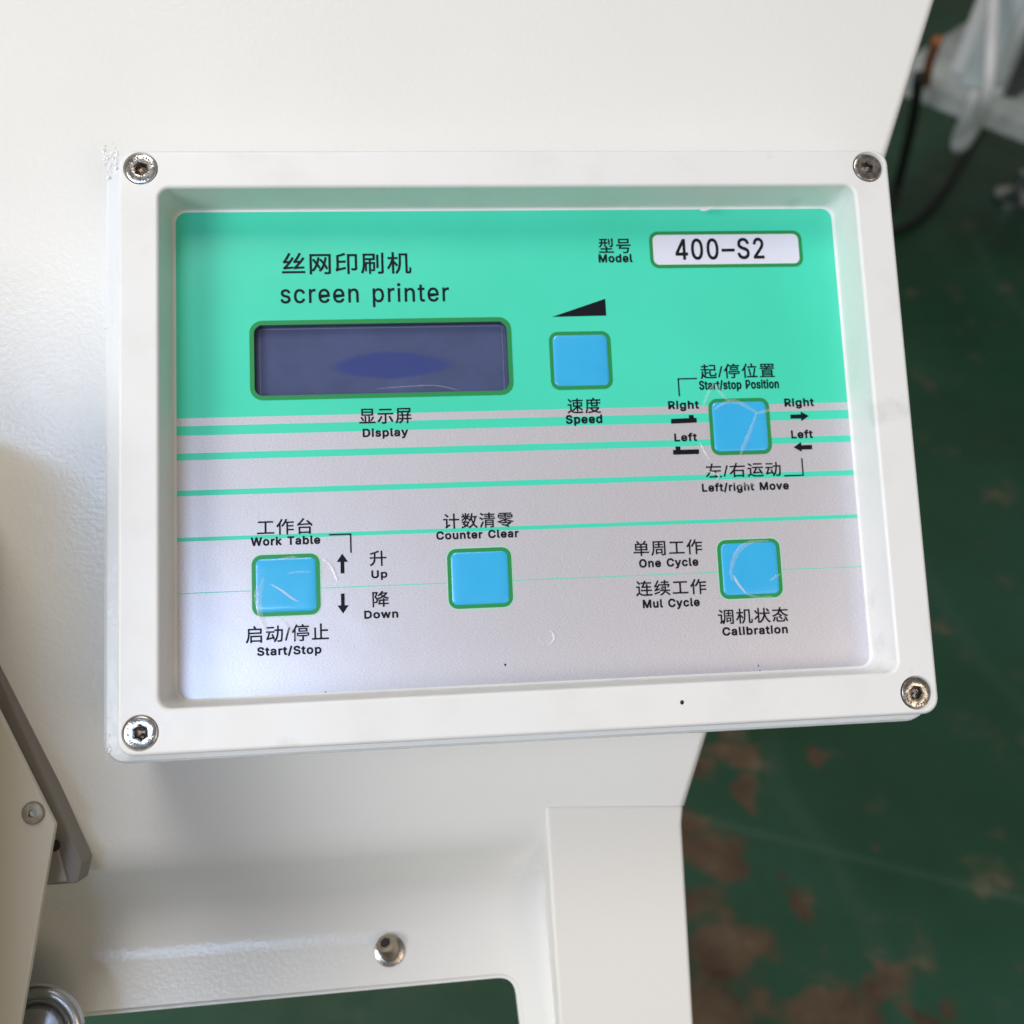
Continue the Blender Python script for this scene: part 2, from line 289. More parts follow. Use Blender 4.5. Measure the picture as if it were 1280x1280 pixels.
def glyph_shapes(ch):
    """solid outlines of a letter, each with the holes inside it"""
    polys = [[tuple(map(int, q.split(','))) for q in poly.split()] for poly in G[ch][1].split(';')]
    ar = lambda p: sum(p[i][0] * p[(i + 1) % len(p)][1] - p[(i + 1) % len(p)][0] * p[i][1] for i in range(len(p)))
    solid = [p for p in polys if ar(p) < 0]; holes = [p for p in polys if ar(p) >= 0]
    def inside(pt, p):
        c = False
        for i in range(len(p)):
            (x1, y1), (x2, y2) = p[i - 1], p[i]
            if (y1 > pt[1]) != (y2 > pt[1]) and pt[0] < (x2 - x1) * (pt[1] - y1) / (y2 - y1) + x1: c = not c
        return c
    return [[s] + [h for h in holes if inside(h[0], s)] for s in solid]
def latin_mesh(text, gap):
    x = 0.0; bm = bmesh.new(); layer = 0
    for ch in text:
        if ch == ' ': x += 0.25 + gap; continue
        for shape in glyph_shapes(ch):
            cu = bpy.data.curves.new('line', 'CURVE'); cu.dimensions = '2D'; cu.fill_mode = 'FRONT'
            for p in shape:
                sp = cu.splines.new('POLY'); sp.points.add(len(p) - 1); sp.use_cyclic_u = True
                for k, (a, c) in enumerate(p): sp.points[k].co = (x + a / 500, c / 500, 0, 1)
            me = curve_mesh(cu)
            layer += 1
            for v in me.vertices: v.co.z = (layer % 3) * 0.4e-6
            bm.from_mesh(me); bpy.data.meshes.remove(me)
        x += G[ch][0] / 500 + gap
    me = bpy.data.meshes.new('line'); bm.to_mesh(me); bm.free(); return me
def curve_mesh(cu):
    o = bpy.data.objects.new('tmp', cu); COL.objects.link(o)
    dg = bpy.context.evaluated_depsgraph_get()
    dg.update()
    me = bpy.data.meshes.new_from_object(o.evaluated_get(dg))
    bpy.data.objects.remove(o)
    return me
def text_mesh(text, kind, gap, weight):
    if kind == 'latin': return latin_mesh(text, gap)
    cu = bpy.data.curves.new('line', 'FONT'); cu.body = text; cu.offset = weight
    cu.space_character = 1 + gap
    return curve_mesh(cu)
def strike(me, r, n):
    """heavier strokes: the same outlines printed again around themselves, each layer a hair higher"""
    bm = bmesh.new(); bm.from_mesh(me)
    src = bm.verts[:] + bm.edges[:] + bm.faces[:]
    for k in range(n):
        d = bmesh.ops.duplicate(bm, geom=src)
        a = 2 * math.pi * (k + .5) / n
        for v in d['geom']:
            if isinstance(v, bmesh.types.BMVert): v.co += Vector((r * math.cos(a), r * math.sin(a), (k + 1) * 1.5e-6))
    bm.to_mesh(me); bm.free()
def place_text(text, kind, l, r, top, bl, br, gap=0.03, weight=0.0, mat=None, parent=None, z=0.0):
    """l, r: ends of the line; top: cap height at the left; bl, br: baseline left and right"""
    zl = ZL + 0.00008 + z
    a, b_, t = onz(l, bl, zl), onz(r, br, zl), onz(l, top, zl)
    y0 = (a.y + b_.y) / 2; w = b_.x - a.x; h = t.y - a.y
    me = text_mesh(text, kind, gap, 0.0)
    xs = [v.co.x for v in me.vertices]; ys = [v.co.y for v in me.vertices]
    if kind == 'latin':
        cap = (265 if text[0] not in 'screenp' else 190) / 500 if False else CAPS(text)
        sy = h / cap; by = 0.0
    else:
        sy = h / (max(ys) - min(ys)); by = min(ys)
    sx = w / (max(xs) - min(xs)); bx = min(xs)
    tilt = (b_.y - a.y) / w * 0.35
    for v in me.vertices:
        X = (v.co.x - bx) * sx
        v.co = Vector((a.x + X, y0 + (v.co.y - by) * sy + (X - w / 2) * tilt, zl + v.co.z))
    if weight > 0: strike(me, weight * abs(sy), 8 if kind == 'latin' else 4)
    return link('printed_text', me, mat or M_ink, parent)
def CAPS(text): return 0.364 * 2 * 0 + CAPH
CAPH = max(int(q.split(',')[1]) for q in G['D'][1].replace(';', ' ').split()) / 500
XH = max(int(q.split(',')[1]) for q in G['n'][1].replace(';', ' ').split()) / 500

# ================================================================== CONTROL BOX
ZL = -0.0147
BX0, BX1, BY0, BY1 = -0.00642, 0.22877, -0.00632, 0.16869
BODY_A = rad(8)                                   # the housing leans 8 degrees away from the box
BN = Vector((0, -math.sin(BODY_A), math.cos(BODY_A)))
BPT = Vector((0, 0.17, -0.028))
box = empty('control_box', 'white plastic control box with green and silver keypad label, bolted to the cream machine housing', 'control box', TW)

# --- lid: one frame with rounded outer edge, a rounded rim and sloping walls down to the label
SCR = [(0, 0.16292), (0.222, 0.16292), (0.222, 0), (0, 0)]
def fillet(x0, x1, y0, y1, r, steps, rf, z_top, outward):
    out = []
    for i in range(steps + 1):
        a = rad(90.0 * i / steps)
        if outward:  # from the side wall up on to the face
            k = rf * (1 - math.sin(a)); z = z_top - rf * (1 - math.sin(a)); k = rf * (1 - math.cos(a)); 
            out.append(rrect(x0 + k, x1 - k, y0 + k, y1 - k, max(r - k, 0.0006), z_top - rf * (1 - math.sin(a))))
        else:        # from the face down into the recess (grows inwards)
            k = rf * math.sin(a)
            out.append(rrect(x0 + k, x1 - k, y0 + k, y1 - k, max(r - k, 0.0006), z_top - rf * (1 - math.cos(a))))
    return out
loops = [rrect(BX0, BX1, BY0, BY1, 0.0048, -0.0135)]
loops += fillet(BX0, BX1, BY0, BY1, 0.0048, 8, 0.0013, 0.0, True)
RX0, RX1, RY0, RY1 = 0.00495, 0.21712, 0.00614, 0.15717
loops += fillet(RX0 - 0.0009, RX1 + 0.0009, RY0 - 0.0009, RY1 + 0.0009, 0.0045, 8, 0.0011, 0.0, False)
LX0, LX1, LY0, LY1 = 0.0068, 0.2152, 0.0079, 0.1555
loops.append(rrect(LX0 - 0.0011, LX1 + 0.0009, LY0 - 0.0009, LY1 + 0.0011, 0.0040, -0.0134))
for i in range(1, 7):
    a = rad(15 * i)
    k = 0.0005 * (1 - math.cos(a))
    loops.append(rrect(LX0 - 0.0011 + k, LX1 + 0.0009 - k, LY0 - 0.0009 + k, LY1 + 0.0011 - k, 0.0040 - k, -0.0134 - 0.0012 * math.sin(a)))
loops.append(rrect(LX0 + 0.003, LX1 - 0.003, LY0 + 0.003, LY1 - 0.003, 0.003, -0.0156))
loops.append(rrect(LX0 + 0.003, LX1 - 0.003, LY0 + 0.003, LY1 - 0.003, 0.003, -0.018))
loops.append(rrect(BX0 + 0.001, BX1 - 0.001, BY0 + 0.001, BY1 - 0.001, 0.0048, -0.018))
bm = bmesh.new(); loft(bm, loops, closed=True)
lid = link('lid', mesh_of(bm), M_abs, box)
# countersunk holes
bm = bmesh.new()
for sx, sy in SCR:
    L_ = []
    for rr, z in ((0.0050, 0.001), (0.0050, -0.0004), (0.0030, -0.0042)):
        L_.append([Vector((sx + rr * math.cos(a), sy + rr * math.sin(a), z)) for a in [2 * math.pi * k / 48 for k in range(48)]])
    loft(bm, L_, True, True)
cut = bpy.data.objects.new('cut', mesh_of(bm)); COL.objects.link(cut)
lid_tmp = bpy.data.objects.new('lid_tmp', lid.data); COL.objects.link(lid_tmp)
md = lid_tmp.modifiers.new('b', 'BOOLEAN'); md.operation = 'DIFFERENCE'; md.object = cut; md.solver = 'EXACT'
dg = bpy.context.evaluated_depsgraph_get(); dg.update()
me2 = bpy.data.meshes.new_from_object(lid_tmp.evaluated_get(dg))
bpy.data.objects.remove(lid_tmp); bpy.data.objects.remove(cut)
if len(me2.polygons) > 200: lid.data = me2; me2.materials.clear(); me2.materials.append(M_abs); me2.name = 'lid'

# --- base shell behind the lid, a little wider at the left and the bottom
GX, GY = 0.0068, 0.0030
def brect(g, r, z, gy=None):
    return rrect(BX0 - g, BX1 + 0.0008, BY0 - (gy if gy is not None else GY), BY1 + 0.0005, r, z)
bm = bmesh.new()
loft(bm, [brect(0.0, 0.004, -0.0092, 0.0), brect(GX - 0.0014, 0.0052, -0.0098, GY - 0.001), brect(GX - 0.0004, 0.0062, -0.0106, GY - 0.0003), brect(GX, 0.0066, -0.0122), brect(GX, 0.0066, -0.066),
          rrect(BX0 + .003, BX1 - .003, BY0 + .003, BY1 - .003, .003, -0.066), rrect(BX0 + .0012, BX1 - .0012, BY0 + .0012, BY1 - .0012, .004, -0.0185), rrect(BX0 + .0004, BX1 - .0004, BY0 + .0004, BY1 - .0004, .004, -0.0092)], closed=True)
link('base_shell', mesh_of(bm), M_base, box)
# crumbs of clear glue at the corners and along the strip
bm = bmesh.new()
def crumb(x, y, z, r):
    g = bmesh.ops.create_icosphere(bm, subdivisions=1, radius=r)
    rz = Matrix.Rotation(random.random() * 6, 3, Vector((random.random(), random.random(), 1)).normalized())
    for v in g['verts']:
        v.co = rz @ Vector((v.co.x * random.uniform(.6, 1.5), v.co.y * random.uniform(.6, 1.5), v.co.z * random.uniform(.5, .9)))
        v.co += Vector((x, y, z))
for i in range(60):
    p = onz(random.uniform(129, 147), min(random.gauss(196, 9), 222), -0.0095); crumb(p.x, p.y, p.z, random.uniform(.0002, .0007))
for i in range(24):
    p = onz(random.gauss(135, 3.5), random.gauss(937, 8), -0.0096); crumb(p.x, p.y, p.z, random.uniform(.00012, .0003))
for y in (395, 402, 411, 846, 876, 897, 560, 700, 790):
    p = onz(random.gauss(134, 3), y, -0.0096); crumb(p.x, p.y, p.z, random.uniform(.00012, .00035))
for i in range(12):
    p = onz(random.uniform(165, 1000), 187.5, -0.0008); crumb(p.x, p.y + .0002, p.z, random.uniform(.0001, .0003))
link('glue_crumbs', mesh_of(bm), M_glint, box)['kind'] = 'stuff'

# --- countersunk hex screws with embossed ring
def screw_meshes():
    bm = bmesh.new(); nseg = 48
    def ring(r, z): return [Vector((r * math.cos(2 * math.pi * k / nseg), r * math.sin(2 * math.pi * k / nseg), z)) for k in range(nseg)]
    hexa = []
    for k in range(nseg):
        a = 2 * math.pi * k / nseg
        q = (a + math.pi / 6) % (math.pi / 3) - math.pi / 6
        hexa.append(0.00175 / math.cos(q))
    def hx(s, z): return [Vector((hexa[k] * s * math.cos(2 * math.pi * k / nseg), hexa[k] * s * math.sin(2 * math.pi * k / nseg), z)) for k in range(nseg)]
    loft(bm, [ring(0.0030, -0.0038), ring(0.00445, -0.0006), ring(0.00453, -0.0001), ring(0.0044, 0.00012), ring(0.0042, 0.00022), ring(0.0024, 0.00024), hx(1.14, 0.0002), hx(1.0, -0.0001), hx(1.0, -0.0009)], True, False)
    head = mesh_of(bm, True, 30)
    bm = bmesh.new()
    loft(bm, [hx(0.995, -0.0008), hx(0.995, -0.0022), hx(0.8, -0.0026), hx(0.25, -0.0033)], False, True)
    sock = mesh_of(bm)
    bm = bmesh.new(); rnd = random.Random(3)
    for g0, cnt in ((10, 5), (95, 3), (150, 6), (245, 5)):
        for j in range(cnt):
            a = rad(g0 + j * 13); cx, cy = 0.0034 * math.cos(a), 0.0034 * math.sin(a)
            for s in range(2):
                w, h = rnd.choice([(.00016, .0007), (.00055, .00015), (.00016, .0006), (.0004, .0004)])
                ox = rnd.uniform(-.00018, .00018); oy = rnd.uniform(-.00018, .00018)
                M = Matrix.Translation((cx, cy, 0.00026)) @ Matrix.Rotation(a - math.pi / 2, 4, 'Z') @ Matrix.Translation((ox, oy, 0)) @ Matrix.Diagonal((w, h, 0.00016, 1))
                bmesh.ops.create_cube(bm, size=1, matrix=M)
    marks = mesh_of(bm)
    return head, sock, marks
head, sock, marks = screw_meshes()
M_marks = material('embossed_steel', (0.16, 0.13, 0.11, 1), 0.5, 1.0)[0]
for k, (sx, sy) in enumerate(SCR):
    o = link('screw', head, None, box); head.materials.clear(); head.materials.append(M_steel)
    o.location = (sx, sy, -0.00035); o.rotation_euler = (rad((2, -2, 1, 0)[k]), rad((-3, 2, 2, 0)[k]), rad((12, 50, 20, 65)[k]))
    for nm, me, mt in (('hex_socket', sock, M_socket), ('embossed_marks', marks, M_marks)):
        q = bpy.data.objects.new(nm, me); COL.objects.link(q); q.parent = o
        me.materials.clear(); me.materials.append(mt)

# --- label plate with the opening for the display
def on_l(px, py, z=0.0): return onz(px, py, ZL + z)
def rect_px(tl, tr, br, bl):
    a, b_, c, d = [on_l(*p) for p in (tl, tr, br, bl)]
    return ((a.x + d.x) / 2, (b_.x + c.x) / 2, (c.y + d.y) / 2, (a.y + b_.y) / 2)
D = rect_px((317, 405.5), (634, 402.5), (636, 490), (318.5, 493.5))
def flat_ring(outer, holes, z, thick=0.0):
    cu = bpy.data.curves.new('c', 'CURVE'); cu.dimensions = '2D'; cu.fill_mode = 'BOTH' if thick else 'FRONT'; cu.extrude = thick
    for L_ in [outer] + holes:
        sp = cu.splines.new('POLY'); sp.points.add(len(L_) - 1); sp.use_cyclic_u = True
        for k, p in enumerate(L_): sp.points[k].co = (p.x, p.y, 0, 1)
    me = curve_mesh(cu)
    for v in me.vertices: v.co.z += z
    return me
plate = flat_ring(rrect(LX0 - 0.0009, LX1 + 0.0007, LY0 - 0.0007, LY1 + 0.0009, 0.0042, 0), [rrect(*D, 0.0026, 0, 6)], ZL - 0.0002, 0.0002)
M_label, nt, b = material('printed_label', (0.5, 0.5, 0.5, 1), 0.34, coat=0.30)
b.inputs['Coat Roughness'].default_value = 0.22
tc = N(nt, 'ShaderNodeTexCoord'); sp = N(nt, 'ShaderNodeSeparateXYZ'); nt.links.new(tc.outputs['Object'], sp.inputs[0])
def st(y0, y1):
    return math_(nt, 'MULTIPLY', math_(nt, 'GREATER_THAN', sp.outputs['Y'], y0), math_(nt, 'LESS_THAN', sp.outputs['Y'], y1))
g = math_(nt, 'GREATER_THAN', sp.outputs['Y'], 0.0910)
for y0, y1 in ((0.0857, 0.0886), (0.0782, 0.0803), (0.0674, 0.0691), (0.0538, 0.0550), (0.03838, 0.03862)):
    g = math_(nt, 'MAXIMUM', g, st(y0, y1))
mp = N(nt, 'ShaderNodeMapping'); mp.inputs['Scale'].default_value = (1, 3.5, 1)
nt.links.new(tc.outputs['Object'], mp.inputs[0])
grain = noise(nt, 1500, 2, mp.outputs[0], 0.7)
silver = ramp(nt, grain, [(0.36, (0.59, 0.56, 0.595, 1)), (0.64, (0.77, 0.735, 0.775, 1))])
green = ramp(nt, noise(nt, 14, 3), [(0.3, srgb(66, 214, 178)), (0.7, srgb(74, 222, 190))])
nt.links.new(mix(nt, g, silver, green), b.inputs['Base Color'])
nt.links.new(math_(nt, 'MULTIPLY', math_(nt, 'SUBTRACT', 1.0, g), 0.35), b.inputs['Metallic'])
bump(nt, b, noise(nt, 60, 2), 0.04, 0.003)
label = link('label_plate', plate, M_label, box)

# --- display: dark side walls, the glass and its inner frame
disp_d = 0.0030
bm = bmesh.new()
loft(bm, [rrect(*D, 0.0026, ZL - 0.0001, 6), rrect(*D, 0.0026, ZL - disp_d, 6)])
dw = link('display', mesh_of(bm), M_lcdwall, box)
M_lcd, nt, b = material('display_glass', srgb(82, 90, 146), 0.22, coat=0.5)
tc = N(nt, 'ShaderNodeTexCoord'); sp = N(nt, 'ShaderNodeSeparateXYZ'); nt.links.new(tc.outputs['Object'], sp.inputs[0])
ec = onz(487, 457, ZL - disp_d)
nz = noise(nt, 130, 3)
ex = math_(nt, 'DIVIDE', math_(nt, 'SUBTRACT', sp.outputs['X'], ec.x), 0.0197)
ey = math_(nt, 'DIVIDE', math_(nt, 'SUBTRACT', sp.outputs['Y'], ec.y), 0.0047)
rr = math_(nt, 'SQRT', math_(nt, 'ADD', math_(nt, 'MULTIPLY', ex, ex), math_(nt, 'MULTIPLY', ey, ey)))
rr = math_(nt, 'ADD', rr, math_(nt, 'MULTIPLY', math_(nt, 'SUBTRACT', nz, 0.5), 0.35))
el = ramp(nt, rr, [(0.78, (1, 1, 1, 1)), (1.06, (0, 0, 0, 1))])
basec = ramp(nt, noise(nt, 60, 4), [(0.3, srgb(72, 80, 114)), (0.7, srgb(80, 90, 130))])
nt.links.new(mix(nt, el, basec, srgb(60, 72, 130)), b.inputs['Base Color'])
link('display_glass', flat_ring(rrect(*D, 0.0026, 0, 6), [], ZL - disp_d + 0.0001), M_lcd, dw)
x0, x1, y0, y1 = D
M_lline, nt, b = material('display_inner_line', srgb(118, 124, 150), 0.3)
link('display_inner_frame', flat_ring(rrect(x0 + .0012, x1 - .0012, y0 + .0006, y1 - .0004, 0.0010, 0), [rrect(x0 + .0014, x1 - .0014, y0 + .00075, y1 - .00065, 0.0008, 0)], ZL - disp_d + 0.0002), M_lline, dw)
def frame(rect, w, r, parent, z=0.0001, mat=M_green_line, name='green_border'):
    x0, x1, y0, y1 = rect
    return link(name, flat_ring(rrect(x0 - w, x1 + w, y0 - w, y1 + w, r + w, 0), [rrect(x0, x1, y0, y1, r, 0)], ZL + z), mat, parent)
frame(D, 0.00135, 0.0026, label)

# --- membrane keys
KEYS = [
    ('speed', (686, 415), (762.7, 414), (766, 486), (688.7, 487.7)),
    ('pos', (885, 499), (961, 497), (964.6, 567), (889, 569.6)),
    ('table', (314, 694), (399, 692), (401.5, 768), (316, 771)),
    ('clear', (558.7, 686), (638.8, 684), (641.4, 758.5), (560.8, 761.5)),
    ('cycle', (896, 675), (974.3, 673), (978.4, 746.6), (900, 749)),
]
kr = {}
for nm, a, b_, c, d in KEYS:
    x0, x1, y0, y1 = rect_px(a, b_, c, d); w = 0.00118
    cx, cy = (x0 + x1) / 2, (y0 + y1) / 2
    x0 += w; x1 -= w; y0 += w; y1 -= w
    kr[nm] = (x0, x1, y0, y1)
    L_ = [rrect(x0 - .0001, x1 + .0001, y0 - .0001, y1 + .0001, 0.0017, ZL + 0.00005)]
    for k, (ins, z) in enumerate(((0.0, 0.00016), (0.0006, 0.00026), (0.0016, 0.00033), (0.003, 0.00036))):
        L_.append(rrect(x0 + ins, x1 - ins, y0 + ins, y1 - ins, max(0.0017 - ins * .3, 0.0008), ZL + z))
    bm = bmesh.new(); loft(bm, L_, False, True)
    key = link('membrane_key', mesh_of(bm, True, 40), M_blue, box)
    frame((x0, x1, y0, y1), w, 0.0017, key, 0.00014)
    if nm in ('table', 'clear', 'cycle'):
        frame((x0 - w, x1 + w, y0 - w, y1 + w), 0.0003, 0.0017 + w, key, 0.00007, M_mint, 'pale_outline')
# model number tag
T = rect_px((811, 290), (1001, 288), (1004, 333.5), (813, 335)); w = 0.00108
T = (T[0] + w, T[1] - w, T[2] + w, T[3] - w)
tag = link('model_tag', flat_ring(rrect(*T, 0.0020, 0), [], ZL + 0.00006), M_tag, label)
frame(T, w, 0.0018, label, 0.00012)

# --- lettering
LT = dict(kind='latin', gap=0.055, weight=0.034, parent=label)
CJ = dict(kind='cjk', gap=0.11, weight=0.016, parent=label)
place_text('丝网印刷机', l=353, r=514, top=316, bl=342.6, br=342, **CJ)
me = place_text('screen printer', 'latin', 351, 561.3, 356, 378.6, 376.5, gap=0.05, weight=0.008, parent=label)
place_text('显示屏', l=449.3, r=514.4, top=511, bl=530, br=529, **CJ)
place_text('Display', l=454, r=509.6, top=536.6, bl=545.9, br=544.4, **LT)
place_text('型号', l=749, r=788.8, top=298, bl=316.5, br=316.3, **CJ)
place_text('Model', l=749, r=790.3, top=318.3, bl=327.6, br=327.2, **LT)
place_text('400-S2', 'latin', 845.5, 955.3, 300, 325, 322, gap=0.05, weight=0.012, mat=M_ink2, parent=label, z=0.00006)
place_text('速度', l=710, r=751.3, top=498, bl=517, br=516, **CJ)
place_text('Speed', l=708, r=752.5, top=519.5, bl=529.3, br=528.3, **LT)
place_text('起/停位置', l=876.3, r=968.8, top=455.3, bl=473.5, br=471.9, **CJ)
place_text('Start/stop Position', 'latin', 874.7, 973.4, 476.3, 486.6, 485, gap=0.035, weight=0.027, parent=label)
place_text('Right', l=836, r=873.4, top=501.8, bl=511, br=510.4, **LT)
place_text('Right', l=981.3, r=1017.2, top=498.6, bl=507.7, br=507.2, **LT)
place_text('Left', l=843.7, r=871, top=542.3, bl=551.3, br=550.8, **LT)
place_text('Left', l=989.8, r=1015.8, top=538.4, bl=547.5, br=547, **LT)
place_text('左/右运动', l=882.8, r=976.5, top=579.6, bl=597.5, br=595, **CJ)
place_text('Left/right Move', l=878.3, r=985.8, top=604.8, bl=614, br=611.6, **LT)
place_text('工作台', l=321.6, r=390.7, top=649.5, bl=669, br=667, **CJ)
place_text('Work Table', l=314, r=399.8, top=672.4, bl=682, br=679.4, **LT)
place_text('升', l=462.4, r=483, top=688.7, bl=707.5, br=707, **CJ)
place_text('Up', l=464.8, r=483.7, top=713.4, bl=722.2, br=721.8, **LT)
place_text('降', l=466, r=486.2, top=739.5, bl=759, br=758, **CJ)
place_text('Down', l=455.9, r=497.3, top=763.7, bl=772.8, br=771.8, **LT)
place_text('启动/停止', l=307.4, r=411, top=783, bl=804, br=800, **CJ)
place_text('Start/Stop', l=322, r=401.3, top=809.3, bl=819, br=816.8, **LT)
place_text('计数清零', l=554.5, r=642, top=642.3, bl=661, br=658.6, **CJ)
place_text('Counter Clear', l=546, r=648, top=664.7, bl=673.9, br=671.3, **LT)
place_text('单周工作', l=792.5, r=878.2, top=676.3, bl=695, br=692.8, **CJ)
place_text('One Cycle', l=799.6, r=872.7, top=699.3, bl=708.8, br=707, **LT)
place_text('连续工作', l=795.5, r=883.3, top=726, bl=745, br=742.6, **CJ)
place_text('Mul Cycle', l=804.3, r=874.4, top=750, bl=759.5, br=757.3, **LT)
place_text('调机状态', l=898.5, r=985.5, top=761.5, bl=780, br=777.4, **CJ)
place_text('Calibration', l=903.8, r=984.5, top=784.4, bl=793.8, br=791.4, **LT)

# --- printed arrows, wedges and lead lines
def printed(name, polys, z=0.00010):
    bm = bmesh.new()
    for poly in polys:
        bm.faces.new([bm.verts.new(onz(x, y, ZL + z)) for x, y in poly])
    return link(name, mesh_of(bm), M_ink, label)
def lead(pts, w=0.00022):
    P = [onz(x, y, ZL + 0.0001) for x, y in pts]
    # keep the legs square to the print
    P[0].x = P[1].x if abs(P[0].x - P[1].x) < abs(P[0].y - P[1].y) else P[0].x
    P[0].y = P[1].y if abs(P[0].x - P[1].x) > abs(P[0].y - P[1].y) else P[0].y
    P[2].x = P[1].x if abs(P[2].x - P[1].x) < abs(P[2].y - P[1].y) else P[2].x
    P[2].y = P[1].y if abs(P[2].x - P[1].x) > abs(P[2].y - P[1].y) else P[2].y
    bm = bmesh.new()
    for k, (a, b_) in enumerate(((P[0], P[1]), (P[1], P[2]))):
        x0, x1 = sorted((a.x, b_.x)); y0, y1 = sorted((a.y, b_.y))
        bm.faces.new([bm.verts.new((x, y, a.z + k * 3e-6)) for x, y in ((x0 - w, y0 - w), (x1 + w, y0 - w), (x1 + w, y1 + w), (x0 - w, y1 + w))])
    return link('lead_line', mesh_of(bm), M_ink, label)
printed('speed_wedge', [[(690.3, 396), (757.8, 394.4), (756.5, 373.4)]])
lead([(848.4, 494.4), (847.8, 473.6), (870.3, 472.8)])
lead([(1002.6, 573.6), (1004, 594), (981, 594.8)])
lead([(412, 668.3), (438.2, 667.5), (438.6, 690)])
printed('arrow', [[(838.8, 523.6), (861.3, 522.6), (861, 518.8), (866.7, 518.6), (867.2, 522.4), (870.6, 522.3), (871, 528.2), (839, 529.6)]])
printed('arrow', [[(841.2, 562.6), (844.7, 562.4), (844.3, 558.2), (850.2, 558), (850.6, 562.2), (873.6, 561.6), (873.9, 567.4), (841.6, 568.4)]])
printed('arrow', [[(988, 518.2), (1001, 517.9), (1000.8, 514.4), (1011, 519.9), (1001.8, 526.3), (1001.4, 523), (988.3, 523.3)]])
printed('arrow', [[(1015, 556), (1001.7, 556.4), (1001.4, 552.6), (992, 559), (1002.3, 564.8), (1002, 562), (1015.3, 561.6)]])
printed('arrow', [[(427.7, 692), (434.8, 702.2), (430.3, 702.3), (430.5, 716.6), (425.8, 716.8), (425.6, 702.4), (420.8, 702.5)]])
printed('arrow', [[(426, 742), (430.6, 741.8), (431, 756.6), (435.8, 756.5), (428.9, 767), (421.8, 756.9), (426.4, 756.8)]])

# --- creases and scratches in the clear film over the keys
def crease(pts, w, bright=False, zz=0.00042, k=7):
    P = smooth_path([onz(x, y, ZL + zz) for x, y in pts], k)
    n = len(P); rr = [max(0.00003, w * math.sin(math.pi * (0.08 + 0.84 * i / (n - 1))) * random.uniform(.7, 1.15)) for i in range(n)]
    bm = bmesh.new(); L0 = []; L1 = []
    for i, p in enumerate(P):
        t = (P[min(i + 1, n - 1)] - P[max(i - 1, 0)]).normalized(); s = Vector((-t.y, t.x, 0))
        L0.append((bm.verts.new(p + s * rr[i]), bm.verts.new(p + Vector((0, 0, rr[i] * .5))), bm.verts.new(p - s * rr[i])))
    for a, b_ in zip(L0, L0[1:]):
        bm.faces.new((a[0], b_[0], b_[1], a[1])); bm.faces.new((a[1], b_[1], b_[2], a[2]))
    return link('film_crease', mesh_of(bm, True), M_film2 if bright else M_film, box)
crease([(893, 512), (905, 504), (920, 502), (940, 512), (946, 516)], .0007)
crease([(946, 516), (941, 530), (935, 546), (928, 562), (925, 572)], .0007, False)
crease([(944, 517), (956, 514), (964, 512)], .0006)
crease([(875, 553), (880, 563), (888, 576)], .00035, True)
crease([(882, 588), (898, 594), (896, 600)], .0003, True)
crease([(893, 478), (884, 496), (879, 508)], .0006)
crease([(893, 478), (902, 492), (912, 502)], .0006)
crease([(905, 601), (930, 606), (955, 600)], .0006)
crease([(338, 730), (352, 738), (364, 747), (373, 752)], .00032, True)
crease([(358, 717), (374, 715), (389, 715)], .00035)
crease([(330, 722), (325, 740), (324, 758), (328, 778), (336, 792)], .0010)
crease([(322, 730), (320, 746), (323, 764)], .0006)
crease([(404, 699), (414, 708), (422, 727)], .00045, True)
crease([(350, 773), (360, 785), (372, 800)], .0008)
crease([(346, 700), (362, 697), (372, 696)], .0004)
crease([(961, 676), (938, 678), (922, 690), (914, 712), (916, 726)], .0008)
crease([(917, 719), (923, 730), (933, 742)], .00045, True)
crease([(933, 742), (948, 747), (966, 745)], .0005)
crease([(962, 726), (970, 721), (976, 717)], .0004)
crease([(687, 788), (692, 793), (692, 800), (686, 806)], .00035, True)
crease([(686, 806), (677, 803), (673, 796)], .00025)
crease([(470, 486), (510, 483), (545, 482), (575, 488)], .00018, False, -0.0022)
bm = bmesh.new()
p = onz(883, 262, -0.0110)
tube(bm, smooth_path([p + Vector((-.0020, -.0002, 0)), p, p + Vector((.0012, .0004, .0003)), p + Vector((.0017, .0008, .0006))], 5), [.00012, .0002, .00035, .0004, .00045, .00045, .0004, .0004, .0004, .00035, .0003, .0003, .0003, .0002, .0001, .00005][:16], 8)
link('plastic_burr', mesh_of(bm, True), M_glint, box)
bm = bmesh.new()
for x, y, r, z in ((852.5, 878, .00058, .00005), (631.5, 831, .00032, ZL + .0001), (948, 832, .00022, ZL + .0001), (950, 838, .00018, ZL + .0001), (407, 865, .0002, ZL + .002)):
    p = onz(x, y, z); g = bmesh.ops.create_icosphere(bm, subdivisions=2, radius=r)
    for v in g['verts']: v.co = Vector((v.co.x, v.co.y * 1.15, v.co.z * .4)) + p
link('dirt_speck', mesh_of(bm, True), M_black, box)['kind'] = 'stuff'

# ================================================================== MACHINE HOUSING
def onB(px, py, off=0.0): return hitp(px, py, BPT + BN * off, BN)
mach = empty('machine_housing', 'cream powder-coated machine housing with a sloping front, base ledge and square column', 'machine', TW)
BV = Vector((0, math.cos(BODY_A), math.sin(BODY_A)))   # up along the sloping front
UP = (BN * math.cos(rad(20)) + BV * math.sin(rad(20))).normalized()    # square to the ledge
FW = (-BV * math.cos(rad(20)) + BN * math.sin(rad(20))).normalized()   # down along the ledge
def yz_on_B(x, y):
    v = BPT + BV * ((y - BPT.y) / BV.y); return Vector((x, v.y, v.z))
XL = -0.40
XR = onB(696, 1008).x                  # where the recess meets the column
top_y = onB(640, -215).y
br_ = onB(853, 1008); tr_ = onB(1231, -215)
side = (br_ - tr_).normalized().cross(BN).normalized()
if side.x < 0: side = -side
br_ -= side * 0.0016; tr_ -= side * 0.0012
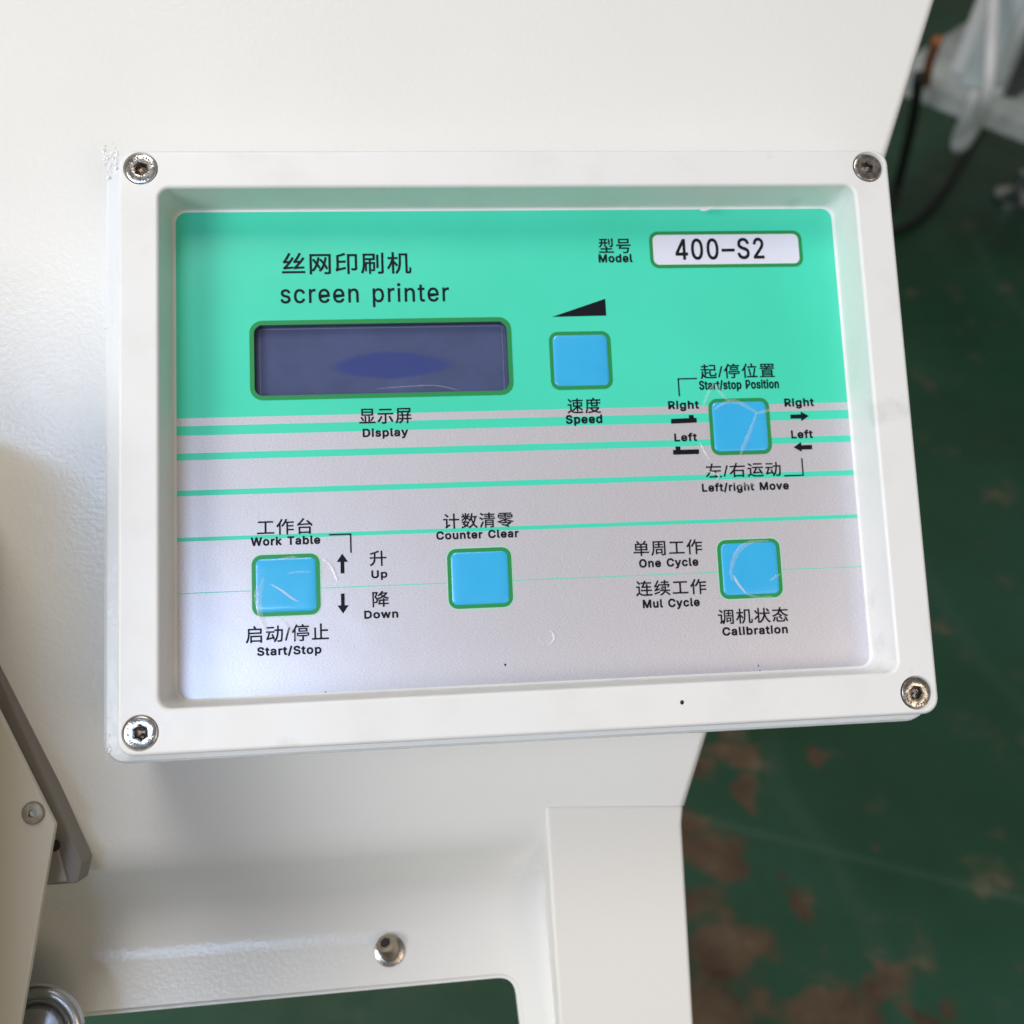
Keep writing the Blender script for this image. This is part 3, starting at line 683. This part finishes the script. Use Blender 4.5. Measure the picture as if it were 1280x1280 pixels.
# folded profile of the recess left of the column: sloping front, bend away, bend forward, ledge
S = yz_on_B(0, br_.y)
prof = [yz_on_B(0, top_y), S]
def turn(cur, ang0, ang1, r, m):
    out = []
    for i in range(m):
        a = ang0 + (ang1 - ang0) * (i + .5) / m
        d = -BV * math.cos(a) + BN * math.sin(a)
        cur = cur + d * (2 * r * math.sin(abs(ang1 - ang0) / m / 2)); out.append(cur.copy())
    return cur, out
cur, o1 = turn(S, 0.0, rad(-36), 0.022, 12); prof += o1
d = -BV * math.cos(rad(-36)) + BN * math.sin(rad(-36))
cur = cur + d * 0.014; prof.append(cur.copy())
cur, o2 = turn(cur, rad(-36), rad(20), 0.024, 16); prof += o2
LEDGE = cur.copy()
def on_ledge(px, py): return hitp(px, py, LEDGE, UP)
bm = bmesh.new(); rows = []
for p in prof: rows.append([bm.verts.new((XL, p.y, p.z)), bm.verts.new((XR, p.y, p.z))])
for a, b_ in zip(rows, rows[1:]): bm.faces.new((a[0], b_[0], b_[1], a[1]))
# right-hand part of the plate, up to the sloping edge, with a thickness
r0 = bm.verts.new(tr_); r1 = bm.verts.new(br_)
bm.faces.new((rows[0][1], rows[1][1], r1, r0))
me = bpy.data.meshes.new('m'); 
for f in bm.faces: f.smooth = f.calc_area() < 0.03 and len([v for v in f.verts if v in rows[0]]) == 0 and r0 not in f.verts[:]
bmesh.ops.recalc_face_normals(bm, faces=bm.faces[:])
if bm.faces[0].normal.dot(BN) < 0: bmesh.ops.reverse_faces(bm, faces=bm.faces[:])
bm.to_mesh(me); bm.free(); link('front_plate', me, M_paint, mach)
# folded flange along the right edge of the plate
ed = (br_ - tr_).normalized(); side = ed.cross(BN).normalized()
if side.x < 0: side = -side
bm = bmesh.new(); rws = []
for i in range(9):
    a = rad(90 * i / 8); o = side * (0.003 * math.sin(a)) - BN * (0.003 * (1 - math.cos(a)))
    rws.append([bm.verts.new(tr_ + o), bm.verts.new(br_ + o)])
rws.append([bm.verts.new(tr_ + side * .003 - BN * .16), bm.verts.new(br_ + side * .003 - BN * .16)])
for a, b_ in zip(rws, rws[1:]): bm.faces.new((a[0], a[1], b_[1], b_[0]))
link('side_flange', mesh_of(bm, True), M_paint, mach)
# back of the housing so that it is a closed volume from the side
# column: its face starts flush with the plate and runs down to the floor side
CA = rad(5.0)
CN = (BN * math.cos(CA) + BV * math.sin(CA)).normalized()
CPT = br_ + BN * 0.0006
def onC(px, py): return hitp(px, py, CPT, CN)
q = [onC(681, 1007), onC(855, 1006), onC(853, 1030), onC(880, 1500), onC(713, 1500)]
q[3] += (q[3] - q[2]) * 1.5; q[4] += (q[4] - q[0]) * 1.4
bm = prism(q, -CN * 0.16, 0.0014, 4)
link('column', mesh_of(bm), M_paint2, mach)
# ledge outline in the ledge plane, with the rounded inner corner of the cut-out
fl = on_ledge(90, 1273); fr = on_ledge(641, 1222)
slope = (fr - fl).normalized()
c0 = on_ledge(643, 1221); dn = (on_ledge(654, 1300) - on_ledge(647, 1240)).normalized()
corner = []
rc = 0.006
A0 = c0 - slope * rc; B0 = c0 + dn * rc
for i in range(7):
    t = i / 6; corner.append((1 - t) ** 2 * A0 + 2 * t * (1 - t) * c0 + t * t * B0)
jr = on_ledge(714, 1275).x
outl = [Vector((XL, LEDGE.y, LEDGE.z)), Vector((jr, LEDGE.y, LEDGE.z)), Vector((jr, LEDGE.y, LEDGE.z)) + FW * 0.22, c0 + dn * 0.22] + corner[::-1] + [fl + (fl - fr) * 0.6]
outl[0].x = min(outl[0].x, outl[-1].x)
bm = prism(outl, -UP * 0.006, 0)
es = [e for e in bm.edges if all(abs((v.co - LEDGE).dot(UP)) < 1e-5 for v in e.verts) and (e.verts[0].co - LEDGE).dot(FW) + (e.verts[1].co - LEDGE).dot(FW) > 0.004]
bmesh.ops.bevel(bm, geom=es, offset=0.0015, segments=3, affect='EDGES')
link('base_ledge', mesh_of(bm), M_paint, mach)
# bolt on the ledge
bp = on_ledge(487, 1188)
BA = (UP * 0.62 + BV * 0.60 - Vector((0.25, 0, 0))).normalized()
def lathe_on(origin, axis, prof, n=24, hexr=None):
    axis = Vector(axis).normalized(); u = axis.cross(Vector((1, 0.1, 0))).normalized(); v = axis.cross(u)
    L_ = []
    for r, h in prof:
        hx = []
        for k in range(n):
            a = 2 * math.pi * k / n; rr = r
            if hexr and r > 0: rr = r / math.cos((a + math.pi / 6) % (math.pi / 3) - math.pi / 6) * .9
            hx.append(origin + (u * math.cos(a) + v * math.sin(a)) * rr + axis * h)
        L_.append(hx)
    return L_
bolt = link('bolt', (lambda bm: (loft(bm, lathe_on(bp, BA, [(.0036, -.001), (.0036, .0042), (.0032, .0049), (.0024, .0051)], 24), True, True), mesh_of(bm, True, 35))[1])(bmesh.new()), M_dull, mach)
bm = bmesh.new(); loft(bm, lathe_on(bp, UP, [(.0052, .0001), (.0052, .0008), (.0049, .0010)], 28), True, True); link('washer', mesh_of(bm, True, 35), M_steel, bolt)
bm = bmesh.new(); loft(bm, lathe_on(bp, BA, [(.0019, .0053), (.0017, .0053)], 6), False, True); link('bolt_socket', mesh_of(bm), M_dark, bolt)

# ================================================================== COVER AT THE LOWER LEFT
cov = empty('slide_cover', 'beige sheet cover on a dark grey bracket left below the control box', 'cover', TW)
zc = -0.035
tri = [onz(*p, zc) for p in ((-420, 48), (69, 1031), (24, 1290), (-15, 1500), (-420, 1500))]
bm = prism(tri, (0, 0, -0.0025), 0.0006, 2)
link('cover_sheet', mesh_of(bm), M_cover, cov)
br = [onz(*p, zc - 0.010) for p in ((-420, -172), (-2, 842), (103, 1077), (97, 1104), (40, 1108), (-80, 1108), (-420, 400))]
bm = prism(br, (0, 0, -0.010), 0.0005, 2)
link('bracket', mesh_of(bm), M_bracket, cov)
lp = [onz(*p, zc - 0.0085) for p in ((66, 1040), (84, 1102), (48, 1107), (20, 1107), (20, 1045))]
link('bracket_plate', mesh_of(prism(lp, (0, 0, -0.003), 0.0004, 2)), material('bracket_plate_paint', (0.30, 0.275, 0.24, 1), 0.4)[0], cov)
sc = onz(42, 1016, zc)
bm = bmesh.new(); loft(bm, lathe_on(sc, (0, 0, 1), [(.0034, -.0001), (.0034, .0004), (.0030, .0011), (.0019, .0013), (.0012, .0013), (.0010, .0004)], 28), True, True)
link('cover_screw', mesh_of(bm, True, 40), M_dull, cov)
hp = onz(68, 1057, zc - 0.0083)
bm = bmesh.new(); loft(bm, lathe_on(hp, (0, 0, 1), [(.0018, 0), (.0017, .0003)], 16), True, True); link('hole', mesh_of(bm), M_dark, cov)

# unseen block added left of the frame to shade the lower left front
hb = [(-0.62, -0.30), (-0.060, -0.30), (-0.056, 0.075), (-0.30, 0.20), (-0.62, 0.20)]
link('shade_block', mesh_of(prism([Vector((x, y, 0.048)) for x, y in hb], (0, 0, -0.09), 0.01, 3)), M_cover, cov)
# chrome ring fitting at the bottom left corner
rc_ = onz(45, 1292, -0.055)

ringt = empty('chrome_fitting', 'shiny chrome ring fitting peeking out at the bottom left corner beside the base ledge', 'pipe fitting', TW)
bm = bmesh.new()
ra = 0.0125
circ = [rc_ + Vector((ra * math.cos(2 * math.pi * k / 40), ra * math.sin(2 * math.pi * k / 40), 0)) for k in range(40)]
tube(bm, circ, 0.0024, 14, True); link('ring', mesh_of(bm, True), M_chrome, ringt)
bm = bmesh.new(); loft(bm, lathe_on(rc_, (0, 0, 1), [(.0098, -.004), (.0098, -.001), (.008, .002), (.004, .003)], 32), True, True)
link('stem', mesh_of(bm, True, 40), M_chrome, ringt)

# ================================================================== FLOOR
M_floor, nt, b = material('green_floor_paint', (0.012, 0.036, 0.022, 1), 0.42, spec=0.5)
tc = N(nt, 'ShaderNodeTexCoord'); co = tc.outputs['Object']
n_big = noise(nt, 2.2, 5, co); n_mid = noise(nt, 11, 6, co, 0.65); n_fine = noise(nt, 60, 5, co)
gcol = ramp(nt, n_big, [(0.3, srgb(26, 70, 42)), (0.5, srgb(32, 86, 60)), (0.72, srgb(44, 98, 78))])
gcol = mix(nt, math_(nt, 'MULTIPLY', n_fine, 0.35), gcol, srgb(40, 62, 52))
warp = N(nt, 'ShaderNodeTexNoise', i_Scale=9.0, i_Detail=4.0); nt.links.new(co, warp.inputs['Vector'])
vs = N(nt, 'ShaderNodeVectorMath', operation='SUBTRACT'); nt.links.new(warp.outputs['Color'], vs.inputs[0]); vs.inputs[1].default_value = (.5, .5, .5)
vm = N(nt, 'ShaderNodeVectorMath', operation='SCALE'); nt.links.new(vs.outputs[0], vm.inputs[0]); vm.inputs['Scale'].default_value = 0.16
va = N(nt, 'ShaderNodeVectorMath', operation='ADD'); nt.links.new(vm.outputs[0], va.inputs[0]); nt.links.new(co, va.inputs[1])
FP = lambda x, y: hitw(x, y, (0, 0, 0), (0, 0, 1))
mask = None
for x, y, rx in ((1020, 955, 16), (1080, 957, 17), (1010, 1032, 11), (930, 940, 26), (900, 925, 22), (878, 960, 22), (925, 990, 24), (1003, 1098, 20), (1012, 1135, 26), (1042, 1160, 26), (1070, 1152, 16),
                 (875, 1050, 30), (905, 1070, 34), (880, 1140, 38), (925, 1160, 40), (905, 1210, 46), (960, 1250, 50), (900, 1275, 50), (1010, 1260, 46), (1050, 1230, 36), (1080, 1280, 50),
                 (1130, 1215, 36), (1165, 1235, 30), (1105, 1240, 34), (1100, 1180, 14), (1140, 1095, 16), (1105, 1120, 12), (1088, 1062, 10), (1205, 1170, 10), (1160, 1270, 26)):
    c = FP(x, y); r = (FP(x + rx, y) - c).length
    dn_ = N(nt, 'ShaderNodeVectorMath', operation='DISTANCE'); nt.links.new(va.outputs[0], dn_.inputs[0]); dn_.inputs[1].default_value = c
    m = math_(nt, 'SUBTRACT', 1.0, math_(nt, 'DIVIDE', dn_.outputs['Value'], r * 1.2), True)
    mask = m if mask is None else math_(nt, 'MAXIMUM', mask, m)
mask = math_(nt, 'MULTIPLY', math_(nt, 'ADD', mask, math_(nt, 'MULTIPLY', math_(nt, 'SUBTRACT', n_mid, 0.57), 1.5)), 2.6, True)
brown = ramp(nt, n_mid, [(0.35, srgb(70, 50, 36)), (0.6, srgb(104, 86, 66)), (0.75, srgb(140, 126, 106))])
col_ = mix(nt, mask, gcol, brown)
# pale scuffs
wv = N(nt, 'ShaderNodeTexWave', i_Scale=0.9, i_Distortion=6.0, i_Detail=3.0); nt.links.new(co, wv.inputs['Vector'])
sc_ = ramp(nt, wv.outputs['Fac'], [(0.965, (0, 0, 0, 1)), (1.0, (1, 1, 1, 1))])
col_ = mix(nt, math_(nt, 'MULTIPLY', sc_, math_(nt, 'MULTIPLY', n_mid, 0.10)), col_, srgb(120, 140, 125))
ja, jb = FP(990, 1052), FP(1290, 1128); jn = Vector((jb.y - ja.y, ja.x - jb.x, 0)).normalized()
dt = N(nt, 'ShaderNodeVectorMath', operation='DOT_PRODUCT'); nt.links.new(co, dt.inputs[0]); dt.inputs[1].default_value = jn
dd = math_(nt, 'ABSOLUTE', math_(nt, 'SUBTRACT', dt.outputs['Value'], jn.dot(ja)))
jm = math_(nt, 'MULTIPLY', math_(nt, 'SUBTRACT', 1.0, math_(nt, 'DIVIDE', dd, 0.007), True), math_(nt, 'MULTIPLY', n_mid, 0.38))
col_ = mix(nt, jm, col_, srgb(112, 138, 120))
nt.links.new(col_, b.inputs['Base Color'])
nt.links.new(ramp(nt, n_mid, [(0.3, (0.36,) * 3 + (1,)), (0.7, (0.6,) * 3 + (1,))]), b.inputs['Roughness'])
bump(nt, b, n_fine, 0.2, 0.004)
bm = bmesh.new()
bmesh.ops.create_grid(bm, x_segments=4, y_segments=4, size=9)
fl_o = link('floor', mesh_of(bm), M_floor); fl_o['kind'] = 'structure'
fl_o['label'] = 'dark green painted workshop floor worn through to brown patches'

# ================================================================== BACKGROUND BENCH, TUBES, CABLES
def onh(px, py, h): return hitw(px, py, (0, 0, h), (0, 0, 1))
def slab(pts, thick, bevel=0.004): return mesh_of(prism(pts, (0, 0, -thick), bevel, 2))
bench = empty('steel_bench', 'pale grey-green steel bench with a low shelf in the background at the upper right', 'bench', Matrix.Identity(4))
HS = 0.34
e0, e1 = onh(1146, 100, HS), onh(1300, 158, HS)
back = (e1 - e0).cross(Vector((0, 0, 1))).normalized()
if back.y < 0: back = -back
e00 = e0 - (e1 - e0) * 0.25; e11 = e1 + (e1 - e0) * 1.5
link('shelf', slab([e00, e11, e11 + back * 0.5, e00 + back * 0.5], 0.04), M_bench, bench)
def post(p, size, h0, h1):
    u = (e1 - e0).normalized(); q = [p + u * a * size + back * b_ * size for a, b_ in ((0, 0), (1, 0), (1, 1), (0, 1))]
    return mesh_of(prism([Vector((v.x, v.y, h0)) for v in q], (0, 0, h1 - h0), 0.004, 2))
fp = FP(1276, 236); 
link('leg', post(fp + back * 0.0 - Vector((0, 0, fp.z)), 0.045, 0.03, 0.30), M_bench2, bench)
bm = bmesh.new(); o_ = FP(1266, 250)
loft(bm, lathe_on(Vector((o_.x, o_.y, 0.0)), (0, 0, 1), [(.045, .001), (.045, .012), (.03, .02), (.012, .03), (.012, .07)], 28), True, True)
link('levelling_foot', mesh_of(bm, True, 40), M_chrome, bench)
# enamelled boxes on the shelf
u_ = (e1 - e0).normalized()
def box_at(name, label, cat, a, width, depth, height, off, mat, group=None, tilt=0):
    p = onh(a[0], a[1], HS) + back * off; p.z = HS
    q = [p, p + u_ * width, p + u_ * width + back * depth, p + back * depth]
    me = mesh_of(prism(q, (0, 0, height), 0.008, 3))
    o = link(name, me, mat); o['label'] = label; o['category'] = cat
    if group: o['group'] = group
    return o
box_at('enamel_case', 'pale blue enamelled case on the bench shelf right of the orange strip', 'case', (1188, 112), 0.085, 0.12, 0.30, 0.03, M_bench2)
box_at('grey_case', 'light grey case at the far left of the bench shelf behind the orange strip', 'case', (1168, 102), 0.045, 0.10, 0.24, 0.06, M_tubew)
box_at('dark_case', 'dark grey case on the bench shelf behind the hanging pale tubes', 'case', (1222, 124), 0.05, 0.14, 0.33, 0.05, M_dgrey)
box_at('pale_case', 'whitish wide case on the bench shelf at the right edge behind the diagonal tube', 'case', (1240, 128), 0.30, 0.2, 0.42, 0.16, M_bench)
def hang(name, label, cat, pix, r, mat, k=8):
    pts = [onh(x, y, h) for x, y, h in pix]
    bm = bmesh.new(); tube(bm, smooth_path(pts, k), r, 12)
    o = link(name, mesh_of(bm, True), mat); o['label'] = label; o['category'] = cat; return o
hang('orange_hose', 'short orange hose standing up at the left end of the bench shelf', 'hose', [(1158, 104, .36), (1160, 86, .41), (1165, 68, .45), (1172, 50, .49)], 0.009, M_orange)
hang('pale_tube', 'pale plastic tube hanging in a long loop below the bench shelf', 'tube', [(1243, -30, .56), (1241, 20, .52), (1238, 70, .48), (1233, 120, .42), (1219, 158, .34), (1205, 180, .29), (1197, 184, .27), (1197, 172, .29), (1206, 150, .34), (1214, 128, .38), (1219, 115, .40)], 0.011, M_tubew)
hang('pale_tube', 'straight pale tube running diagonally down from the upper right corner to the bench', 'tube', [(1305, -20, .60), (1278, 32, .54), (1262, 70, .49), (1250, 104, .44)], 0.012, M_bench)
hang('black_cable', 'black rubber cable drooping to the floor behind the control box at the upper right', 'cable', [(1148, 95, .42), (1143, 140, .30), (1132, 190, .16), (1122, 230, .03), (1112, 260, .012)], 0.010, M_cable)
hang('black_cable', 'black cable curving over the floor below the pale tube loop', 'cable', [(1260, 110, .012), (1232, 150, .012), (1205, 196, .012), (1180, 238, .012), (1150, 272, .012), (1122, 288, .012), (1090, 296, .012)], 0.008, M_cable)
